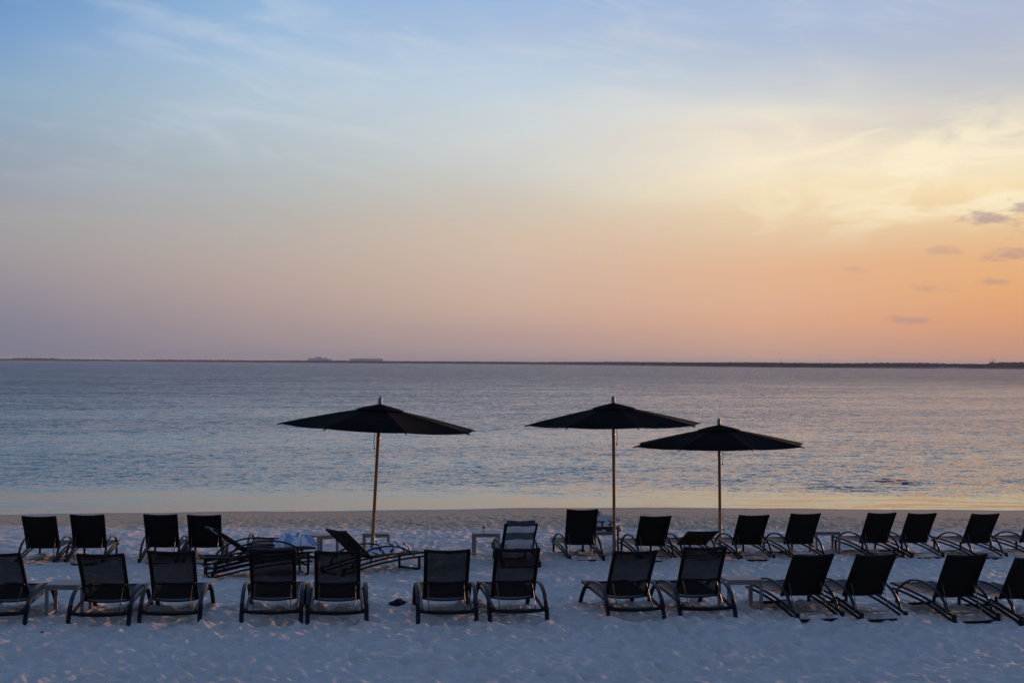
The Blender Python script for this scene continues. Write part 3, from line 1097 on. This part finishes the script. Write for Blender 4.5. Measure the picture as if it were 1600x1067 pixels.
# ------------------------------------------------------------------ side tables
def side_table(loc, rz, label, size=0.45, hgt=0.385):
    root = empty('side_table', (loc[0], loc[1], ground(*loc)), R(rz))
    lay(root, rz)
    tag(root, label, 'table', 'square taupe side tables')
    s = size / 2
    link('table_top', cached(('T', 'top'), lambda: MB().box((0, 0, hgt - 0.0125), (size, size, 0.025), 0.004).mesh('table_top', M['table'])), root)
    for sx in (-1, 1):
        for sy in (-1, 1):
            link('leg', cached(('T', 'leg', sx, sy), lambda: MB().box((sx * (s - 0.021), sy * (s - 0.021), (hgt - 0.025) / 2 - 0.02),
                                                                     (0.038, 0.038, hgt - 0.025 + 0.038), 0.004).mesh('leg', M['table'])), root)
        link('apron', cached(('T', 'ap', sx), lambda: MB().box((0, sx * (s - 0.021), hgt - 0.044), (size - 0.082, 0.028, 0.036), 0.003).mesh('apron', M['table'])), root)
        link('stretcher', cached(('T', 'st', sx), lambda: MB().box((sx * (s - 0.021), 0, 0.03), (0.026, size - 0.082, 0.028), 0.003).mesh('stretcher', M['table'])), root)
    return root


side_table((-5.22, 16.85), 3, 'taupe side table in the front row at far left')
side_table((2.83, 17.58), 8, 'taupe side table in the front row, between mesh and black loungers')
side_table((-3.17, 23.62), 48, 'taupe side table set cornerwise behind the sideways lounger')
side_table((-2.28, 24.12), 3, 'taupe side table just behind the left umbrella pole')
T5 = side_table((-0.43, 24.45), 6, 'taupe side table with a water bottle standing on it')
T6 = side_table((1.64, 25.02), 6, 'taupe side table under the pile of towels')
side_table((5.58, 25.35), 4, 'taupe side table between the back row loungers at right')


# ------------------------------------------------------------------ umbrellas
def umbrella(loc, rim_z, rad, rot, tilt, label, cord_side):
    """tilt: (about x, about y) lean of the whole umbrella in degrees"""
    root = empty('beach_umbrella', (loc[0], loc[1], ground(*loc)), 0.0, R(tilt[0]), R(tilt[1]))
    tag(root, label, 'umbrella', 'black beach umbrellas with wooden poles')
    N = 8
    rise = 0.33
    apex = rim_z + rise
    r_cap = 0.40
    rib_a = [R(rot) + 2 * math.pi * k / N for k in range(N)]

    def rib_pt(a, s):
        # slight upward bow of a loaded rib
        return Vector((rad * s * math.cos(a), rad * s * math.sin(a), apex - rise * s + 0.012 * math.sin(math.pi * s)))
    for k in range(N):
        a0, a1 = rib_a[k], rib_a[(k + 1) % N]
        if a1 < a0:
            a1 += 2 * math.pi
        g_ = []
        for i in range(9):
            s = 0.06 + 0.94 * i / 8
            p0, p1 = rib_pt(a0, s), rib_pt(a1, s)
            row = []
            for j in range(9):
                t_ = j / 8
                q = p0.lerp(p1, t_)
                b = 4 * t_ * (1 - t_)
                q.z -= 0.022 * b * s
                if i == 8:
                    q.x *= 1 - 0.022 * b
                    q.y *= 1 - 0.022 * b
                row.append(q)
            g_.append(row)
        me = MB().sheet(g_, 0.003).mesh('canopy_panel', M['canopy'])
        shade(me, 50)
        link('canopy_panel', me, root)
    # vent cap over the top
    cap = []
    for i in range(6):
        s = i / 5
        row = []
        for j in range(33):
            a = R(rot) + 2 * math.pi * j / 32
            wob = abs(math.cos(4 * (a - R(rot))))
            rr_ = r_cap * (0.08 + 0.92 * s) * (0.93 + 0.07 * wob)
            row.append((rr_ * math.cos(a), rr_ * math.sin(a), apex + 0.036 - rise * rr_ / rad * 0.99 - 0.012 * s * s - 0.010 * (1 - wob) * s))
        cap.append(row)
    me = MB().sheet(cap, 0.003).mesh('vent_cap', M['canopy'])
    shade(me, 50)
    link('vent_cap', me, root)
    for a in rib_a:
        pts = [rib_pt(a, s) - Vector((0, 0, 0.016)) for s in (0.05, 0.25, 0.5, 0.75, 1.0)]
        end = rib_pt(a, 1.012) - Vector((0, 0, 0.016))
        MB().tube(pts + [end], 0.010, 6).build('rib', M['wood'], root)
        mid = rib_pt(a, 0.5) - Vector((0, 0, 0.03))
        MB().tube([(0.05 * math.cos(a), 0.05 * math.sin(a), rim_z + 0.02), mid], 0.008, 6).build('strut', M['wood'], root)
    o_ = MB().tube([(0, 0, 0.30), (0, 0, rim_z * 0.6), (0, 0, apex + 0.05)], 0.027, 16).build('pole', M['wood'], root, True)
    shade(o_, 40)
    sl = MB().lathe([(0.034, -0.15), (0.034, 0.44), (0.029, 0.45)], 16).build('ground_sleeve', M['sleeve'], root)
    shade(sl, 40)
    sc_ = MB().tube([(0.026, 0, 0.36), (0.062, -0.012, 0.355)], 0.007, 6).add(*_knob((0.064, -0.012, 0.355))).build('clamp_screw', M['frame'], sl)
    hub = MB().lathe([(0.030, rim_z - 0.03), (0.055, rim_z - 0.02), (0.055, rim_z + 0.05), (0.030, rim_z + 0.06)], 16).build('runner_hub', M['wood'], root)
    shade(hub, 40)
    rg = MB().lathe([(0.0275, rim_z - 0.22), (0.031, rim_z - 0.215), (0.031, rim_z - 0.17), (0.0275, rim_z - 0.165)], 16).build('collar', M['brass'], root)
    shade(rg, 40)
    fin = MB().lathe([(0.020, apex + 0.045), (0.040, apex + 0.05), (0.040, apex + 0.062), (0.030, apex + 0.075), (0.036, apex + 0.10), (0.030, apex + 0.125),
                      (0.015, apex + 0.15), (0.004, apex + 0.162)], 14).build('finial', M['steel'], root)
    shade(fin, 60)
    if cord_side:
        c = cord_side
        pts = spline([(c * 0.03, -0.02, rim_z - 0.01), (c * 0.055, -0.03, rim_z - 0.12), (c * 0.062, -0.02, rim_z - 0.24), (c * 0.05, -0.03, rim_z - 0.34)], 5)
        cd = MB().tube(pts, 0.005, 6).build('pull_cord', M['cord'], root)
        MB().lathe([(0.004, rim_z - 0.37), (0.011, rim_z - 0.36), (0.010, rim_z - 0.335), (0.004, rim_z - 0.33)], 8, (c * 0.05, -0.03, 0)).build('toggle', M['cord'], cd)
    return root


def _knob(c, r=0.016):
    return ([Vector(c) + v * r for v in ico_v], ico_f)


umbrella((-2.245, 22.95), 2.20, 1.63, 20, (0, 2.7), 'black umbrella on a leaning wooden pole, standing apart at left', -1)
umbrella((1.78, 24.50), 2.26, 1.55, 11, (0, -0.7), 'black umbrella at centre, left one of the overlapping pair', 1)
umbrella((3.82, 26.00), 1.90, 1.62, 12, (0, -0.8), 'lower black umbrella at right, half behind the one at centre', 1)


# ------------------------------------------------------------------ towels
def crumple(name, mat, size, seed, loc, rz, nfold=5):
    """a dropped towel: a thick sheet bunched into folds"""
    nx, ny = 34, 26
    g1 = []
    sx, sy, sz = size
    r2 = random.Random(seed)
    ph_ = [r2.uniform(0, 6.28) for _ in range(8)]
    X, Y = np.meshgrid(np.linspace(-1, 1, nx), np.linspace(-1, 1, ny), indexing='ij')
    edge = np.clip(1 - np.maximum(np.abs(X), np.abs(Y)) ** 4, 0, 1)
    wob = 0.25 * vnoise(X * 1.3 + seed, Y * 1.3, seed) * 2
    fold = np.abs(np.sin(1.7 * nfold * (Y + 0.35 * np.sin(2.1 * X + ph_[0])) + ph_[1] + 1.2 * wob)) ** 0.7
    fold2 = np.abs(np.sin(3.1 * (X + 0.4 * np.sin(1.7 * Y + ph_[2])) + ph_[3]))
    big = 0.62 + 0.75 * vnoise(X * 1.1 + 3 * seed, Y * 1.1 + 7, seed + 3) * 2
    fine = vnoise(X * 4 + seed, Y * 4, seed + 9)
    Z = sz * edge ** 0.6 * np.clip(big + 0.5 * fine, 0.10, 1.3) * (0.30 + 0.50 * fold + 0.26 * fold2) + 0.010
    PX = sx / 2 * X * (1 + 0.18 * np.sin(2.3 * Y + ph_[4]) + 0.25 * vnoise(Y * 2.5 + 5, X * 0 + seed, seed) * np.abs(X))
    PY = sy / 2 * Y * (1 + 0.20 * np.sin(1.9 * X + ph_[5]) + 0.25 * vnoise(X * 2.5 + 9, Y * 0 + seed, seed + 1) * np.abs(Y))
    for i in range(nx):
        g1.append([(PX[i, j], PY[i, j], Z[i, j]) for j in range(ny)])
    me = MB().sheet(g1, 0.008).mesh(name, mat)
    shade(me, 70)
    o_ = link(name, me)
    o_.location = loc
    o_.rotation_euler = (0, 0, R(rz))
    return o_


def on_lounger(root, x, u, z):
    rz = root.rotation_euler.z
    c, s = math.cos(rz), math.sin(rz)
    return (root.location.x + c * x - s * u, root.location.y + s * x + c * u, root.location.z + z)


tag(crumple('towel', M['towel_blue'], (0.42, 0.50, 0.15), 3, on_lounger(C6T, -0.02, 1.24, 0.262), -64), 'crumpled blue and white towel heaped on the sideways lounger at left', 'towel', 'loose beach towels')
tag(crumple('towel', M['towel_navy'], (0.40, 0.78, 0.11), 8, on_lounger(C7, 0.0, 0.92, 0.252), -40), 'crumpled white and navy towel on the sideways lounger by the left umbrella', 'towel', 'loose beach towels')
tz = T6.location.z + 0.386
for i, (dx_, dy_, dz_, sz_, mt, rz_, lab) in enumerate([
    (0.0, 0.0, 0.0, (0.50, 0.46, 0.13), 'towel_green', 10, 'folded greenish towel at the bottom of the pile on the table'),
    (0.03, -0.01, 0.095, (0.48, 0.44, 0.13), 'towel_navy', 75, 'crumpled white and navy towel in the middle of the table pile'),
    (-0.04, 0.0, 0.185, (0.40, 0.38, 0.12), 'towel_grey', 30, 'crumpled white and grey towel on top of the table pile'),
    (0.14, 0.02, 0.18, (0.20, 0.32, 0.09), 'towel_navy', 20, 'small bunched striped towel slipping off the right side of the pile')]):
    tag(crumple('towel', M[mt], sz_, 20 + i, (T6.location.x + dx_, T6.location.y + dy_, tz + dz_), rz_), lab, 'towel', 'towels piled on the table')


def hung_towel():
    m, t, b = material('towel_striped')
    co = t.new('ShaderNodeTexCoord').outputs['Object']
    x, y, z = t.sep(co)
    n = t.noise(co, 60.0, 3.0, 0.6)
    f = t.maprange(t.math('ADD', z, t.math('MULTIPLY', t.noise(co, 5.0, 1.0), 0.02)), 0.0, 0.66)
    col = t.ramp(f, [(0.0, WHITE + (1,)), (0.41, (0.085, 0.125, 0.13, 1)), (0.67, WHITE + (1,)), (0.905, (0.012, 0.013, 0.022, 1))], 'CONSTANT')
    t.put(b.inputs['Base Color'], t.mix(t.math('MULTIPLY', n, 0.2), col, (0.45, 0.45, 0.47, 1)))
    b.inputs['Roughness'].default_value = 0.95
    b.inputs['Specular IOR Level'].default_value = 0.1
    L = BACK_L['B']
    prof = []
    for k in range(10):
        prof.append((-0.045 - 0.006 * math.sin(k), 0.05 + (L - 0.05) * k / 9))
    prof += [(-0.040, L + 0.022), (-0.01, L + 0.034), (0.025, L + 0.022)]
    for k in range(7):
        prof.append((0.034, L - 0.02 - 0.5 * k / 6))
    g_ = []
    for i, (y, z) in enumerate(prof):
        row = []
        for j in range(13):
            s = j / 12
            row.append((-0.225 + 0.45 * s + 0.004 * math.sin(i), y - 0.006 * math.sin(s * 9 + i * 0.25), z - 0.008 * math.sin(s * 3.1)))
        g_.append(row)
    me = MB().sheet(g_, 0.007).mesh('striped_towel', m)
    shade(me, 60)
    o_ = link('striped_towel', me)
    rz = C8.rotation_euler.z
    p_ = on_lounger(C8, 0, HINGE_U, HINGE_Z)
    o_.matrix_world = Matrix.Translation(p_) @ Matrix.Rotation(rz, 4, 'Z') @ Matrix.Rotation(R(90 - 45) + C8.rotation_euler.x, 4, 'X')
    tag(o_, 'white towel with one broad green band hung over a lounger back', 'towel', 'loose beach towels')


hung_towel()

# ------------------------------------------------------------------ bottle on the table
m_, t_, b_ = material('clear_plastic')
b_.inputs['Base Color'].default_value = (0.92, 0.95, 0.97, 1)
b_.inputs['Roughness'].default_value = 0.08
b_.inputs['Transmission Weight'].default_value = 0.25
b_.inputs['IOR'].default_value = 1.2
M['plastic'] = m_
M['label_red'] = simple('label_red', (0.50, 0.16, 0.09), 0.5, 0.2, 60, 0.4)
M['cap_white'] = simple('cap_white', (0.7, 0.7, 0.72), 0.4, 0.1, 40, 0.5)
bp = (T5.location.x + -0.03, T5.location.y - 0.06, T5.location.z + 0.3855)
bt = empty('water_bottle', bp)
tag(bt, 'clear plastic water bottle with reddish label on the back row table', 'bottle')
o_ = MB().lathe([(0.028, 0.0), (0.033, 0.006), (0.033, 0.06), (0.030, 0.07), (0.033, 0.08), (0.033, 0.125), (0.026, 0.155), (0.013, 0.18), (0.012, 0.19)], 18).build('bottle_body', M['plastic'], bt)
shade(o_, 40)
o_ = MB().lathe([(0.0335, 0.084), (0.0342, 0.085), (0.0342, 0.123), (0.0335, 0.124)], 18).build('bottle_label', M['label_red'], bt)
shade(o_, 40)
o_ = MB().lathe([(0.0145, 0.188), (0.0150, 0.190), (0.0150, 0.208), (0.0135, 0.211)], 14).build('bottle_cap', M['cap_white'], bt)
shade(o_, 40)

# ------------------------------------------------------------------ small things on the sand
o_ = crumple('dark_cloth', M['dark_cloth'], (0.30, 0.20, 0.055), 31, (-1.40, 17.80, sand_height(-1.40, 17.80) - 0.012), 15, 3)
tag(o_, 'small dark crumpled cloth dropped on the sand left of a mesh lounger', 'cloth')

for i, (x_, y_) in enumerate(((0.27, 15.40), (4.30, 16.05), (-5.15, 15.70))):
    o_ = crumple('seaweed_scrap', M['dark_cloth'], (0.032, 0.022, 0.014), 50 + i, (x_, y_, sand_height(x_, y_) - 0.004), 40 * i, 3)
    tag(o_, ('tiny dark scrap of seaweed on the sand in front of the middle loungers', 'tiny dark scrap of seaweed on the sand in front of the black loungers at right', 'tiny dark scrap of seaweed on the sand in front of the left front table')[i], 'seaweed', 'seaweed scraps on the open sand')

bk = next(c for c in C6T.children if c.name.startswith('backrest'))
pts = [(0.2 + 0.035 * math.cos(a), -0.03, 0.56 + 0.04 * math.sin(a)) for a in [R(-200 + 20 * k) for k in range(13)]] + [(0.25, -0.03, 0.63), (0.24, -0.02, 0.67)]
MB().tube(pts, 0.006, 6).build('highlight_curl', M['highlight_pale'], bk)  # added pale curl, modelled in place of a highlight on the backrest rail

# ------------------------------------------------------------------ evening haze over the water
hm = bpy.data.materials.new('haze_air')
hm.use_nodes = True
H = NT(hm.node_tree)
H.n.clear()
ho = H.new('ShaderNodeOutputMaterial')
hv = H.new('ShaderNodeVolumePrincipled')
hv.inputs['Color'].default_value = (0.72, 0.82, 0.97, 1)
hv.inputs['Density'].default_value = 0.00008
hv.inputs['Anisotropy'].default_value = 0.2
H.l.new(hv.outputs[0], ho.inputs['Volume'])
hz = MB().box((0, 29000, 10.5), (90000, 64000, 37.0)).build('haze', hm)
tag(hz, kind='stuff')
